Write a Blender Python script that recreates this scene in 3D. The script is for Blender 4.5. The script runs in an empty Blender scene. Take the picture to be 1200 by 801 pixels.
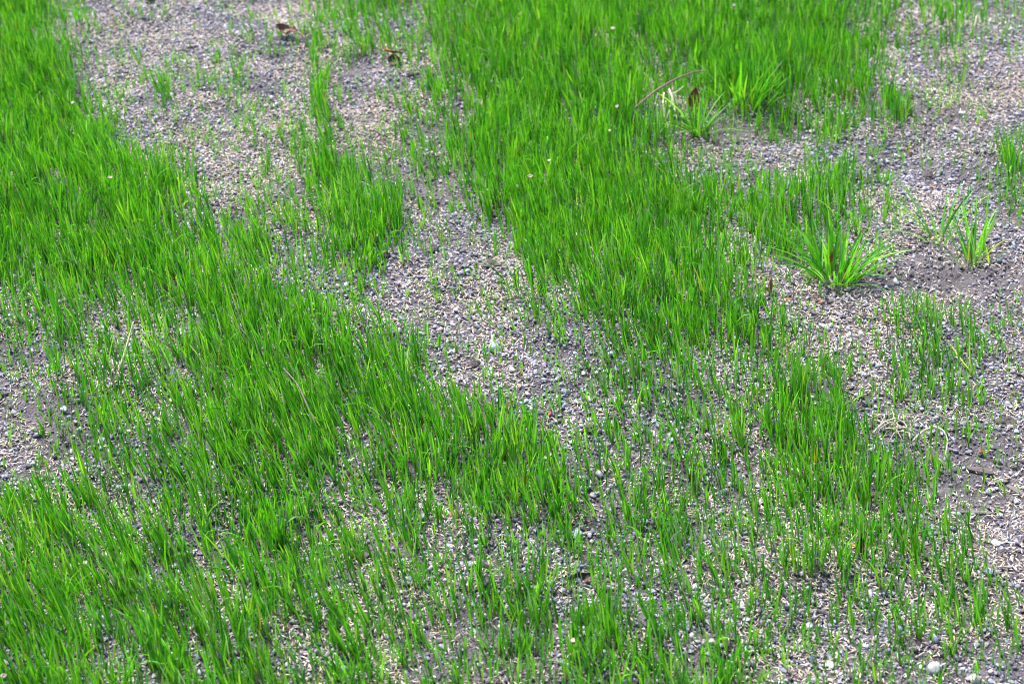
import bpy, math
import numpy as np

rng = np.random.default_rng(20240611)
R = math.radians
scene = bpy.context.scene
COL = scene.collection

# ------------------------------------------------------------------ camera numbers
CAM_H = 0.877
PITCH = R(32.0)
VF = R(21.0)
TV = math.tan(VF / 2)
TH = TV * 1200.0 / 801.0
cp, sp = math.cos(PITCH), math.sin(PITCH)
F_ = np.array([0, cp, -sp]); U_ = np.array([0, sp, cp])

# ------------------------------------------------------------------ smooth lattice noise
TAB = rng.random((256, 256)).astype(np.float64)
def vnoise(x, y, wl, ox=0.0, oy=0.0):
    x = np.asarray(x, float) / wl + ox + 1000; y = np.asarray(y, float) / wl + oy + 1000
    xi = np.floor(x).astype(int); yi = np.floor(y).astype(int)
    fx = x - xi; fy = y - yi
    fx = fx * fx * (3 - 2 * fx); fy = fy * fy * (3 - 2 * fy)
    a = TAB[xi & 255, yi & 255]; b = TAB[(xi + 1) & 255, yi & 255]
    c = TAB[xi & 255, (yi + 1) & 255]; d = TAB[(xi + 1) & 255, (yi + 1) & 255]
    return (a * (1 - fx) + b * fx) * (1 - fy) + (c * (1 - fx) + d * fx) * fy - 0.5

def height(x, y):
    return (0.016 * vnoise(x, y, 0.33, 3.1, 7.7) + 0.010 * vnoise(x, y, 0.11, 11.3, 2.9)
            + 0.0065 * vnoise(x, y, 0.042, 5.5, 21.2) + 0.0026 * vnoise(x, y, 0.018, 31.5, 1.2))

# a place seen in the photograph -> the spot of ground where that thing lies
def at(px, py):
    u = (px - 600.0) / 600.0 * TH; v = (400.5 - py) / 400.5 * TV
    d = F_ + np.array([1, 0, 0]) * u + U_ * v
    t = CAM_H / -d[2]
    for _ in range(3):
        p = d * t
        t = (CAM_H - float(height(p[0], p[1]))) / -d[2]
    p = d * t
    return p[0], p[1], float(height(p[0], p[1]))

def to_map(x, y, z):          # ground coordinates -> survey-map cell coordinates (the plots drawn below)
    dz = np.asarray(z) - CAM_H
    zc = y * cp - dz * sp
    yc = y * sp + dz * cp
    return 600 + 600 * (x / zc) / TH, 400.5 - 400.5 * (yc / zc) / TV

# ------------------------------------------------------------------ how thick the grass has come up (0 bare .. 9 closed turf)
PLOT = """
8 4 1 1 1 2 1 4 6 4 7 8 9 9 9 8 9 8 8 8 6 3 4 2
9 8 1 2 2 2 1 3 1 2 5 8 9 9 9 6 8 9 9 8 7 1 3 1
9 9 4 1 2 2 2 3 1 3 4 8 9 9 9 6 6 6 6 6 6 2 2 1
9 9 8 4 2 2 2 4 3 4 5 8 9 9 9 6 2 1 2 3 2 1 1 3
9 9 9 9 6 2 3 7 7 4 2 7 9 9 9 9 8 6 6 6 3 1 1 3
8 9 9 9 8 7 6 6 8 4 1 3 9 9 9 9 8 4 6 5 2 0 0 0
6 7 7 7 8 8 8 4 4 1 1 2 6 7 9 9 9 6 2 1 0 0 0 0
5 6 5 6 8 9 9 8 6 4 1 1 3 5 8 8 7 7 4 1 2 6 5 2
3 6 6 6 8 9 9 8 9 8 3 1 1 3 6 7 5 6 6 5 2 6 5 2
1 4 5 5 8 9 9 8 7 9 8 6 2 2 5 5 6 5 8 7 3 2 2 1
2 3 5 6 7 8 9 8 5 8 8 8 7 4 5 5 6 5 7 8 6 4 2 1
7 6 6 6 6 7 8 6 5 6 6 7 7 6 5 5 5 5 6 7 8 5 2 1
8 8 8 8 6 6 7 6 6 5 4 5 6 5 5 6 5 5 7 6 5 6 5 1
8 8 8 8 7 6 6 6 6 5 4 6 7 3 5 5 5 5 5 6 5 5 6 3
9 8 7 8 8 7 6 6 6 6 5 6 7 6 6 7 5 5 4 5 5 6 6 4
9 9 8 8 8 8 7 5 7 6 5 6 7 6 8 8 6 6 3 3 4 3 3 3
"""
PLOT = np.array([[float(v) for v in r.split()] for r in PLOT.strip().splitlines()])
PLOT[10:] += 0.35 * ((PLOT[10:] >= 3) & (PLOT[10:] < 8))
PLOT[4:6, 17:20] += 1
def plot_level(mx, my, arr=PLOT):
    gx = np.clip(mx / 50.0 - 0.5, 0, arr.shape[1] - 1.001); gy = np.clip(my / 50.0625 - 0.5, 0, arr.shape[0] - 1.001)
    xi = gx.astype(int); yi = gy.astype(int); fx = gx - xi; fy = gy - yi
    fx = fx * fx * (3 - 2 * fx); fy = fy * fy * (3 - 2 * fy)
    return ((arr[yi, xi] * (1 - fx) + arr[yi, xi + 1] * fx) * (1 - fy)
            + (arr[yi + 1, xi] * (1 - fx) + arr[yi + 1, xi + 1] * fx) * fy)

Y0, Y1 = 0.80, 2.62
def region(n_per_m2, margin=0.26):
    """random points over the seeded plot (a trapezoid a good way wider than the view)"""
    half = lambda y: TH * np.hypot(y, CAM_H) * 1.02 + margin
    wmax = half(Y1)
    n = int(n_per_m2 * (Y1 - Y0) * 2 * wmax)
    x = rng.uniform(-wmax, wmax, n); y = rng.uniform(Y0, Y1, n)
    k = np.abs(x) < half(y)
    return x[k], y[k]

# ------------------------------------------------------------------ mesh helpers
def link(name, me, parent=None):
    o = bpy.data.objects.new(name, me); COL.objects.link(o)
    if parent is not None: o.parent = parent
    return o

def tag(o, label=None, cat=None, group=None, kind=None):
    if label: o['label'] = label
    if cat: o['category'] = cat
    if group: o['group'] = group
    if kind: o['kind'] = kind
    return o

def np_mesh(name, verts, faces, mat, colors=None, smooth=True):
    me = bpy.data.meshes.new(name)
    verts = np.ascontiguousarray(verts, dtype=np.float32); faces = np.ascontiguousarray(faces, dtype=np.int32)
    nf, k = faces.shape
    me.vertices.add(len(verts)); me.vertices.foreach_set('co', verts.ravel())
    me.loops.add(nf * k); me.loops.foreach_set('vertex_index', faces.ravel())
    me.polygons.add(nf); me.polygons.foreach_set('loop_start', np.arange(0, nf * k, k, dtype=np.int32))
    me.polygons.foreach_set('loop_total', np.full(nf, k, dtype=np.int32))
    me.polygons.foreach_set('use_smooth', np.full(nf, smooth, dtype=bool))
    me.update(calc_edges=True)
    if colors is not None:
        a = me.color_attributes.new('tint', 'FLOAT_COLOR', 'POINT')
        c = np.ones((len(verts), 4), np.float32); c[:, :3] = colors
        a.data.foreach_set('color', c.ravel())
    me.materials.append(mat)
    return me

def ico(sub):
    t = (1 + 5 ** 0.5) / 2
    v = [(-1, t, 0), (1, t, 0), (-1, -t, 0), (1, -t, 0), (0, -1, t), (0, 1, t), (0, -1, -t), (0, 1, -t), (t, 0, -1), (t, 0, 1), (-t, 0, -1), (-t, 0, 1)]
    f = [(0, 11, 5), (0, 5, 1), (0, 1, 7), (0, 7, 10), (0, 10, 11), (1, 5, 9), (5, 11, 4), (11, 10, 2), (10, 7, 6), (7, 1, 8),
         (3, 9, 4), (3, 4, 2), (3, 2, 6), (3, 6, 8), (3, 8, 9), (4, 9, 5), (2, 4, 11), (6, 2, 10), (8, 6, 7), (9, 8, 1)]
    v = [np.array(p) / np.linalg.norm(p) for p in v]
    for _ in range(sub):
        cache = {}; nf = []
        def mid(a, b):
            k = (min(a, b), max(a, b))
            if k not in cache:
                m = v[a] + v[b]; v.append(m / np.linalg.norm(m)); cache[k] = len(v) - 1
            return cache[k]
        for a, b, c in f:
            ab, bc, ca = mid(a, b), mid(b, c), mid(c, a)
            nf += [(a, ab, ca), (b, bc, ab), (c, ca, bc), (ab, bc, ca)]
        f = nf
    return np.array(v), np.array(f)

def rock(sub, cuts=7, rough=0.06):
    """a broken, worn stone: a sphere with some facets sliced off it"""
    v, f = ico(sub); v = v.copy()
    for _ in range(cuts):
        n = rng.normal(size=3); n /= np.linalg.norm(n); d = rng.uniform(0.55, 0.85)
        s = v @ n; k = s > d
        v[k] -= np.outer((s[k] - d) * 0.9, n)
    v *= (1 + rng.normal(0, rough, (len(v), 1)))
    return v, f

def rotmats(yaw, pitch, roll):
    cy, sy, cq, sq, cr, sr = np.cos(yaw), np.sin(yaw), np.cos(pitch), np.sin(pitch), np.cos(roll), np.sin(roll)
    M = np.empty((len(yaw), 3, 3))
    M[:, 0, 0] = cy * cq; M[:, 0, 1] = cy * sq * sr - sy * cr; M[:, 0, 2] = cy * sq * cr + sy * sr
    M[:, 1, 0] = sy * cq; M[:, 1, 1] = sy * sq * sr + cy * cr; M[:, 1, 2] = sy * sq * cr - cy * sr
    M[:, 2, 0] = -sq; M[:, 2, 1] = cq * sr; M[:, 2, 2] = cq * cr
    return M

def scatter(protos, pos, scl, M, col, pick):
    """copies of small proto meshes merged into one array of verts / faces / colours"""
    V, Fc, C = [], [], []; off = 0
    for i, (pv, pf) in enumerate(protos):
        k = np.where(pick == i)[0]
        if len(k) == 0: continue
        loc = pv[None] * scl[k][:, None, :]
        w = np.einsum('nij,nvj->nvi', M[k], loc) + pos[k][:, None, :]
        V.append(w.reshape(-1, 3)); n = len(pv)
        Fc.append((pf[None] + (np.arange(len(k)) * n)[:, None, None] + off).reshape(-1, pf.shape[1]))
        C.append(np.repeat(col[k], n, axis=0)); off += len(k) * n
    return np.concatenate(V), np.concatenate(Fc), np.concatenate(C)

def tube(pts, rad, sides=7):
    pts = np.array(pts, float); n = len(pts); rad = np.broadcast_to(np.asarray(rad, float), (n,))
    T = np.gradient(pts, axis=0); T /= np.linalg.norm(T, axis=1)[:, None]
    ref = np.array([0.31, 0.2, 0.93]); A = np.cross(T, ref); A /= np.linalg.norm(A, axis=1)[:, None]; B = np.cross(T, A)
    ang = np.linspace(0, 2 * np.pi, sides, endpoint=False)
    V = (pts[:, None] + rad[:, None, None] * (np.cos(ang)[None, :, None] * A[:, None] + np.sin(ang)[None, :, None] * B[:, None])).reshape(-1, 3)
    Fq = []
    for i in range(n - 1):
        for j in range(sides):
            a, b = i * sides + j, i * sides + (j + 1) % sides
            Fq.append((a, b, b + sides, a + sides))
    V = np.vstack([V, pts[0], pts[-1]])
    for j in range(sides):
        b = (j + 1) % sides
        Fq.append((len(V) - 2, b, j, j)); o = (n - 1) * sides
        Fq.append((len(V) - 1, o + j, o + b, o + b))
    return V, Fq

def py_mesh(name, V, Fc, mat, smooth=True):
    me = bpy.data.meshes.new(name)
    Fc = [tuple(dict.fromkeys(int(i) for i in f)) for f in Fc]
    me.from_pydata([tuple(map(float, p)) for p in V], [], Fc)
    me.polygons.foreach_set('use_smooth', [smooth] * len(me.polygons)); me.update()
    me.materials.append(mat)
    return me

# ------------------------------------------------------------------ materials
def new_mat(name):
    m = bpy.data.materials.new(name); m.use_nodes = True
    nt = m.node_tree; nt.nodes.clear()
    return m, nt, nt.nodes, nt.links

def grainy(name, color=None, rough=0.85, noise=900.0, lo=0.7, hi=1.25, bump=0.25, dist=0.0004, spec=0.3, attr=False, second=None, stretch=None):
    """a matt mineral / plant-litter surface: its own colour, mottled by noise, with a fine bump"""
    m, nt, N, L = new_mat(name)
    out = N.new('ShaderNodeOutputMaterial'); b = N.new('ShaderNodeBsdfPrincipled'); L.new(b.outputs[0], out.inputs[0])
    tc = N.new('ShaderNodeTexCoord'); mp = N.new('ShaderNodeMapping'); L.new(tc.outputs['Object'], mp.inputs[0])
    if stretch: mp.inputs['Scale'].default_value = stretch
    nz = N.new('ShaderNodeTexNoise'); nz.inputs['Scale'].default_value = noise; nz.inputs['Detail'].default_value = 4
    L.new(mp.outputs[0], nz.inputs['Vector'])
    mr = N.new('ShaderNodeMapRange'); mr.inputs[1].default_value = 0.3; mr.inputs[2].default_value = 0.7
    mr.inputs[3].default_value = lo; mr.inputs[4].default_value = hi; L.new(nz.outputs['Fac'], mr.inputs[0])
    if attr:
        src = N.new('ShaderNodeAttribute'); src.attribute_name = 'tint'; so = src.outputs['Color']
    elif second:
        mx0 = N.new('ShaderNodeMix'); mx0.data_type = 'RGBA'
        n2 = N.new('ShaderNodeTexNoise'); n2.inputs['Scale'].default_value = noise * 0.3; n2.inputs['Detail'].default_value = 3
        L.new(mp.outputs[0], n2.inputs['Vector'])
        m2 = N.new('ShaderNodeMapRange'); m2.inputs[1].default_value = 0.42; m2.inputs[2].default_value = 0.6; L.new(n2.outputs['Fac'], m2.inputs[0])
        L.new(m2.outputs[0], mx0.inputs[0]); mx0.inputs[6].default_value = (*color, 1); mx0.inputs[7].default_value = (*second, 1)
        so = mx0.outputs[2]
    else:
        src = N.new('ShaderNodeRGB'); src.outputs[0].default_value = (*color, 1); so = src.outputs[0]
    mul = N.new('ShaderNodeVectorMath'); mul.operation = 'SCALE'; L.new(so, mul.inputs[0]); L.new(mr.outputs[0], mul.inputs['Scale'])
    L.new(mul.outputs[0], b.inputs['Base Color'])
    b.inputs['Roughness'].default_value = rough; b.inputs['Specular IOR Level'].default_value = spec
    bp = N.new('ShaderNodeBump'); bp.inputs['Strength'].default_value = bump; bp.inputs['Distance'].default_value = dist
    L.new(nz.outputs['Fac'], bp.inputs['Height']); L.new(bp.outputs[0], b.inputs['Normal'])
    return m

def blade_mat(name, trans=0.32, rough=0.46):
    m, nt, N, L = new_mat(name)
    out = N.new('ShaderNodeOutputMaterial'); b = N.new('ShaderNodeBsdfPrincipled'); t = N.new('ShaderNodeBsdfTranslucent')
    mix = N.new('ShaderNodeMixShader'); mix.inputs[0].default_value = trans
    L.new(b.outputs[0], mix.inputs[1]); L.new(t.outputs[0], mix.inputs[2]); L.new(mix.outputs[0], out.inputs[0])
    a = N.new('ShaderNodeAttribute'); a.attribute_name = 'tint'
    L.new(a.outputs['Color'], b.inputs['Base Color'])
    g = N.new('ShaderNodeVectorMath'); g.operation = 'MULTIPLY'; g.inputs[1].default_value = (1.12, 1.10, 0.55)
    L.new(a.outputs['Color'], g.inputs[0]); L.new(g.outputs[0], t.inputs['Color'])
    b.inputs['Roughness'].default_value = rough; b.inputs['Specular IOR Level'].default_value = 0.16
    return m

def soil_mat():
    m, nt, N, L = new_mat('soil')
    out = N.new('ShaderNodeOutputMaterial'); b = N.new('ShaderNodeBsdfPrincipled'); L.new(b.outputs[0], out.inputs[0])
    geo = N.new('ShaderNodeNewGeometry')
    n1 = N.new('ShaderNodeTexNoise'); n1.inputs['Scale'].default_value = 26; n1.inputs['Detail'].default_value = 8; n1.inputs['Roughness'].default_value = 0.7
    vo = N.new('ShaderNodeTexVoronoi'); vo.inputs['Scale'].default_value = 330
    v2 = N.new('ShaderNodeTexVoronoi'); v2.inputs['Scale'].default_value = 720
    for n in (n1, vo, v2): L.new(geo.outputs['Position'], n.inputs['Vector'])
    rp = N.new('ShaderNodeValToRGB'); e = rp.color_ramp.elements
    e[0].position = 0.30; e[0].color = SOIL_DARK; e[1].position = 0.72; e[1].color = SOIL_LIGHT
    L.new(n1.outputs['Fac'], rp.inputs[0])
    hs = N.new('ShaderNodeSeparateColor'); L.new(v2.outputs['Color'], hs.inputs[0])
    mr = N.new('ShaderNodeMapRange'); mr.inputs[3].default_value = 0.72; mr.inputs[4].default_value = 1.35; L.new(hs.outputs[0], mr.inputs[0])
    mul = N.new('ShaderNodeVectorMath'); mul.operation = 'SCALE'; L.new(rp.outputs[0], mul.inputs[0]); L.new(mr.outputs[0], mul.inputs['Scale'])
    L.new(mul.outputs[0], b.inputs['Base Color']); b.inputs['Roughness'].default_value = 0.95; b.inputs['Specular IOR Level'].default_value = 0.15
    ad = N.new('ShaderNodeMath'); ad.operation = 'MULTIPLY_ADD'; L.new(vo.outputs['Distance'], ad.inputs[0]); ad.inputs[1].default_value = -1.0
    L.new(n1.outputs['Fac'], ad.inputs[2])
    a2 = N.new('ShaderNodeMath'); a2.operation = 'MULTIPLY_ADD'; L.new(v2.outputs['Distance'], a2.inputs[0]); a2.inputs[1].default_value = -0.6; L.new(ad.outputs[0], a2.inputs[2])
    bp = N.new('ShaderNodeBump'); bp.inputs['Strength'].default_value = 0.9; bp.inputs['Distance'].default_value = 0.0022
    L.new(a2.outputs[0], bp.inputs['Height']); L.new(bp.outputs[0], b.inputs['Normal'])
    return m

SOIL_DARK = (0.046, 0.041, 0.045, 1); SOIL_LIGHT = (0.110, 0.100, 0.108, 1)
M_SOIL = soil_mat()
M_STONE = grainy('stone', attr=True, rough=0.78, noise=650, lo=0.78, hi=1.2, bump=0.3, dist=0.0005)
M_SEED = grainy('seed_husk', attr=True, rough=0.6, noise=800, lo=0.82, hi=1.12, bump=0.2, dist=0.0002)
M_BLADE = blade_mat('grass_blade')
M_COARSE = blade_mat('coarse_grass_blade', trans=0.38, rough=0.38)

# ------------------------------------------------------------------ ground: one sheet out to the horizon
def spread(a, b, step, far):
    core = np.arange(a, b + 1e-9, step); g = []; d = step
    x = 0.0
    while x < far:
        d *= 1.28; x += d; g.append(x)
    g = np.array(g)
    return np.concatenate([a - g[::-1], core, b + g])
gx = spread(-1.15, 1.15, 0.0055, 90); gy = spread(0.62, 2.8, 0.0055, 90)
XX, YY = np.meshgrid(gx, gy)
ZZ = height(XX, YY) + 0.0022 * vnoise(XX, YY, 0.009, 2.2, 8.1)
far_fade = np.clip(1 - (np.hypot(XX, YY - 1.6) - 2.2) / 6, 0.15, 1); ZZ = ZZ * far_fade
nx, ny = len(gx), len(gy)
ii, jj = np.meshgrid(np.arange(nx - 1), np.arange(ny - 1)); q = (jj * nx + ii).ravel()
ground = link('ground', np_mesh('ground', np.stack([XX.ravel(), YY.ravel(), ZZ.ravel()], 1), np.stack([q, q + 1, q + 1 + nx, q + nx], 1), M_SOIL))
tag(ground, 'dark grey-brown packed soil under the gravel and sprouting grass', 'soil', kind='structure')

def rest(x, y): return height(x, y)

# packed, nearly clean soil spots in the seeded ground (map x, map y, radius)
PACKED = [(1110, 318, 60), (1040, 330, 45), (45, 480, 45), (80, 515, 30), (860, 150, 45), (1165, 590, 30), (640, 470, 0)]
def packed(mx, my):
    r = np.zeros_like(mx)
    for x, y, s in PACKED:
        if s: r = np.maximum(r, np.exp(-(((mx - x) / s) ** 2 + ((my - y) / (s * 0.6)) ** 2)))
    return r

# ------------------------------------------------------------------ gravel and soil crumbs (nobody could count it)
STONE_COLS = np.array([[0.152, 0.150, 0.198], [0.127, 0.124, 0.166], [0.188, 0.185, 0.228], [0.150, 0.134, 0.164], [0.240, 0.235, 0.270],
                       [0.105, 0.103, 0.118], [0.165, 0.175, 0.200], [0.200, 0.178, 0.165], [0.120, 0.140, 0.185], [0.300, 0.295, 0.305]])
STONE_P = np.array([.17, .15, .14, .13, .09, .10, .10, .04, .05, .03])
def stone_tint(n):
    return STONE_COLS[rng.choice(len(STONE_COLS), n, p=STONE_P)] * np.array([1.01, 0.99, 1.0]) * rng.uniform(0.62, 1.75, (n, 1)) * rng.normal(1, 0.035, (n, 3))

def lay(n_per_m2, smin, smax, power, protos, tint, flat=(0.55, 0.85), sink=0.25, keep=None):
    x, y = region(n_per_m2)
    z = rest(x, y); mx, my = to_map(x, y, z)
    if keep is not None:
        k = rng.random(len(x)) < keep(x, y, mx, my); x, y, z = x[k], y[k], z[k]
    n = len(x)
    s = smin + (smax - smin) * rng.random(n) ** power
    scl = np.stack([s * rng.uniform(0.85, 1.25, n), s * rng.uniform(0.65, 0.95, n), s * rng.uniform(*flat, n)], 1) / 2
    pos = np.stack([x, y, z + scl[:, 2] * (1 - 2 * sink) + rng.uniform(0, 0.0009, n)], 1)
    Mx = rotmats(rng.uniform(0, 2 * np.pi, n), rng.normal(0, 0.25, n), rng.normal(0, 0.25, n))
    return scatter(protos, pos, scl, Mx, tint(n), rng.integers(0, len(protos), n))

P0 = [rock(0, 3, 0.10) for _ in range(10)]
P1 = [rock(1, 11, 0.06) for _ in range(16)]
def gravel_keep(x, y, mx, my):
    return np.clip(0.78 + 1.2 * vnoise(x, y, 0.06, 4.4, 9.9) + 0.8 * vnoise(x, y, 0.17, 14.4, 3.9), 0.15, 1) * (1 - 0.85 * packed(mx, my))
grit = lay(90000, 0.0012, 0.0029, 1.3, P0, stone_tint, keep=gravel_keep)
medium = lay(34000, 0.0023, 0.0056, 1.75, P1, stone_tint, keep=gravel_keep)
crumb_tint = lambda n: np.array([0.078, 0.068, 0.077]) * rng.uniform(0.72, 1.3, (n, 1)) * rng.normal(1, 0.03, (n, 3))
crumbs = lay(16000, 0.0015, 0.0050, 1.6, P0, crumb_tint, flat=(0.6, 0.95), keep=lambda x, y, mx, my: np.clip(0.5 + 1.8 * vnoise(x, y, 0.05, 24.4, 19.9), 0.08, 1))
def merge(*parts):
    V, Fc, C = [], [], []; off = 0
    for v, f, c in parts:
        V.append(v); Fc.append(f + off); C.append(c); off += len(v)
    return np.concatenate(V), np.concatenate(Fc), np.concatenate(C)
v, f, c = merge(grit, medium, crumbs)
gravel = link('gravel', np_mesh('gravel', v, f, M_STONE, c, smooth=False))
tag(gravel, 'fine blue-grey gravel and soil crumbs covering the bare ground', 'gravel', kind='stuff')

# ------------------------------------------------------------------ sown grass seed lying everywhere
def seed_proto(bend, fat):
    prof = [(-1, 0.05), (-0.62, 0.72), (-0.1, 1.0), (0.45, 0.78), (1, 0.06)]
    V, Fq = [], []; S = 5
    for t, r in prof:
        for j in range(S):
            a = 2 * np.pi * j / S
            V.append((t, 0.5 * bend * (t * t) * 0.22 + r * 0.185 * fat * np.cos(a), r * 0.15 * fat * np.sin(a)))
    for i in range(len(prof) - 1):
        for j in range(S):
            b = (j + 1) % S
            Fq.append((i * S + j, i * S + b, (i + 1) * S + b, (i + 1) * S + j))
    return np.array(V), np.array(Fq)
SP = [seed_proto(b, ft) for b, ft in ((0, 1), (0.3, 0.9), (-0.25, 1.05), (0.55, 0.85), (0.1, 1.2))]
x, y = region(118000)
z = rest(x, y); mx, my = to_map(x, y, z)
keep = np.clip(0.62 + 1.7 * vnoise(x, y, 0.045, 44.1, 3.3) + 1.0 * vnoise(x, y, 0.14, 4.1, 33.3), 0.10, 1) * (1 - 0.74 * packed(mx, my))
k = rng.random(len(x)) < keep; x, y, z = x[k], y[k], z[k]; n = len(x)
ln = rng.normal(0.0046, 0.0008, n).clip(0.0035, 0.0078) / 2
scl = np.stack([ln, ln * rng.uniform(0.85, 1.2, n), ln * rng.uniform(0.85, 1.2, n)], 1)
pos = np.stack([x, y, z + 0.0006 + rng.random(n) ** 1.5 * 0.0024], 1)
SEED_COLS = np.array([[0.50, 0.42, 0.335], [0.44, 0.355, 0.265], [0.56, 0.50, 0.43], [0.32, 0.24, 0.165], [0.60, 0.56, 0.52]])
col = SEED_COLS[rng.choice(5, n, p=[.36, .25, .2, .11, .08])] * rng.uniform(0.70, 1.14, (n, 1))
v, f, c = scatter(SP, pos, scl, rotmats(rng.uniform(0, 2 * np.pi, n), rng.normal(0, 0.22, n), rng.uniform(-0.5, 0.5, n)), col, rng.integers(0, len(SP), n))
seeds = link('grass_seed', np_mesh('grass_seed', v, f, M_SEED, c))
tag(seeds, 'pale straw-coloured grass seed strewn over gravel and soil', 'grass seed', kind='stuff')
print('seeds', n)

# ------------------------------------------------------------------ blades
TS = np.array([0.0, 0.22, 0.46, 0.70, 0.88, 1.0]); WS = np.array([0.70, 0.96, 0.94, 0.72, 0.40, 0.02])
def blades(pos, h, w, lean, bend, face, twist, tint, base_tint, fold=0.22, droop=0.0):
    """N folded, tapering, curving blades -> verts, quads, colours"""
    n = len(pos); K = len(TS)
    t = TS[None, :]
    hor = (t * 1.0)[..., None] * lean[:, None, :] + (t ** 2.2)[..., None] * bend[:, None, :]
    rise = t - np.asarray(droop).reshape(-1, 1) * t ** 3
    c = np.empty((n, K, 3))
    c[..., :2] = pos[:, None, :2] + h[:, None, None] * hor
    c[..., 2] = pos[:, None, 2] + h[:, None] * rise
    ang = face[:, None] + twist[:, None] * t
    wd = np.stack([np.cos(ang), np.sin(ang), np.zeros_like(ang)], -1)
    T = np.gradient(c, axis=1); T /= np.linalg.norm(T, axis=2, keepdims=True)
    wd = wd - (wd * T).sum(-1, keepdims=True) * T; wd /= np.linalg.norm(wd, axis=2, keepdims=True)
    nr = np.cross(T, wd)
    hw = (w[:, None] * WS[None, :] / 2)[..., None]
    V = np.stack([c - wd * hw, c - nr * hw * 2 * fold, c + wd * hw], 2).reshape(-1, 3)
    q = []
    for i in range(K - 1):
        for j in range(2):
            a = i * 3 + j; q.append((a, a + 1, a + 4, a + 3))
    q = np.array(q); Fq = (q[None] + (np.arange(n) * K * 3)[:, None, None]).reshape(-1, 4)
    g = np.clip(1 - TS / 0.16, 0, 1)[None, :, None]
    C = tint[:, None, :] * (1 - g) + base_tint[:, None, :] * g
    C = np.repeat(C[:, :, None, :], 3, axis=2).reshape(-1, 3)
    return V, Fq, C

GREEN = np.array([[0.084, 0.320, 0.017], [0.050, 0.235, 0.017], [0.135, 0.410, 0.020], [0.026, 0.145, 0.018], [0.225, 0.490, 0.036]])
def green(n, glauc=0.065, yellow=0.005):
    c = GREEN[rng.choice(5, n, p=[.34, .25, .2, .13, .08])] * rng.uniform(0.82, 1.18, (n, 1)) * rng.normal(1, 0.04, (n, 3))
    k = rng.random(n) < glauc; c[k] = np.array([0.17, 0.31, 0.14]) * rng.uniform(0.8, 1.2, (k.sum(), 1))
    k = rng.random(n) < yellow; c[k] = np.array([0.30, 0.34, 0.045]) * rng.uniform(0.7, 1.1, (k.sum(), 1))
    return c.clip(0.004, 0.7)

# plants (2-3 blades each), thinned to the thickness of the plot
NMAX = 7.6e4
x, y = region(NMAX)
z = rest(x, y)
mx, my = to_map(x, y, z + 0.014)
wob = 14
# small separate clumps and strips of seedlings (map x, map y, half-widths, thickness)
CLUMPS = [(374, 90, 8, 60, 6.8), (384, 165, 12, 48, 7.6), (395, 215, 20, 22, 7.8), (430, 245, 44, 28, 8.6), (279, 78, 8, 24, 6), (345, 165, 16, 20, 5), (184, 88, 5, 12, 6),
          (197, 104, 5, 10, 6), (352, 158, 10, 18, 6), (1050, 120, 16, 20, 6.5), (1112, 28, 24, 24, 5.5), (1185, 188, 14, 20, 6.5), (928, 478, 22, 50, 8.8), (872, 482, 12, 32, 7.6),
          (975, 500, 26, 34, 8.2), (405, 730, 14, 28, 8.2), (622, 690, 20, 55, 8), (700, 735, 32, 45, 8.2), (1122, 670, 15, 30, 8), (1155, 712, 7, 24, 8.2), (560, 505, 60, 40, 8.6),
          (170, 600, 25, 40, 7), (100, 440, 20, 40, 6.5), (655, 560, 26, 34, 8), (480, 590, 20, 36, 7.5), (790, 640, 14, 40, 7.2), (850, 655, 10, 30, 7.5), (1070, 620, 18, 34, 7.5), (1010, 560, 24, 40, 8.2)]
def clumped(mx, my, L):
    for cx, cy, rx, ry, lv in CLUMPS:
        L = np.maximum(L, lv * np.clip(1.5 * np.exp(-((mx - cx) / (rx * 1.25)) ** 2 - ((my - cy) / (ry * 1.25)) ** 2), 0, 1))
    return L
L0 = plot_level(mx + wob * 2 * vnoise(x, y, 0.05, 7.1, 1.1), my + wob * 2 * vnoise(x, y, 0.05, 17.1, 12.1))
L0 = clumped(mx + 10 * vnoise(x, y, 0.03, 5, 5), my, L0)
L0 = L0 + 0.25 * (L0 > 2.5) + 3.0 * vnoise(x, y, 0.022, 61.0, 8.0) * (L0 > 0.4) * (1 - 0.4 * (L0 > 8)) + 1.2 * vnoise(x, y, 0.09, 6.0, 48.0) * (L0 > 0.4) * (L0 < 8)
L0 = L0.clip(0.0, 9)
hm = np.interp(my, [430, 760], [1.0, 0.86]) * (0.0135 + 0.0245 * (L0 / 9)) * (1 + 0.30 * vnoise(x, y, 0.08, 9.2, 71.0) + 0.55 * vnoise(x, y, 0.018, 39.2, 1.0))
cov = (1 - (1 - L0 / 9) ** 1.4).clip(0, 0.975)
dens = -np.log(1 - cov) / (11.8 * hm)                 # blades per cm2
per = 1.75
k = rng.random(len(x)) < dens / per * 1e4 / NMAX
x, y, z, hm, L0, mx = x[k], y[k], z[k], hm[k], L0[k], mx[k]
nb = rng.choice([1, 2, 3], len(x), p=[.40, .45, .15])
idx = np.repeat(np.arange(len(x)), nb); n = len(idx)
print('plants', len(x), 'blades', n)
h = hm[idx] * rng.uniform(0.50, 1.24, n)
px = x[idx] + rng.normal(0, 0.0008, n); py = y[idx] + rng.normal(0, 0.0008, n)
pos = np.stack([px, py, rest(px, py) - 0.001], 1)
LEAN_X = np.array([0, 120, 300, 520, 720, 900, 1200]); LEAN_V = np.array([-0.06, -0.10, -0.14, -0.14, -0.12, -0.11, -0.15])
lean_f = np.interp(mx[idx], LEAN_X, LEAN_V) * (0.55 + 0.45 * np.clip((1.95 - py) / 0.5, 0, 1))
lean = np.stack([lean_f + 0.26 * vnoise(px, py, 0.06, 3, 90) + rng.normal(0, 0.12, n), -0.05 + 0.24 * vnoise(px, py, 0.06, 60, 9) + rng.normal(0, 0.12, n)], 1)
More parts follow.
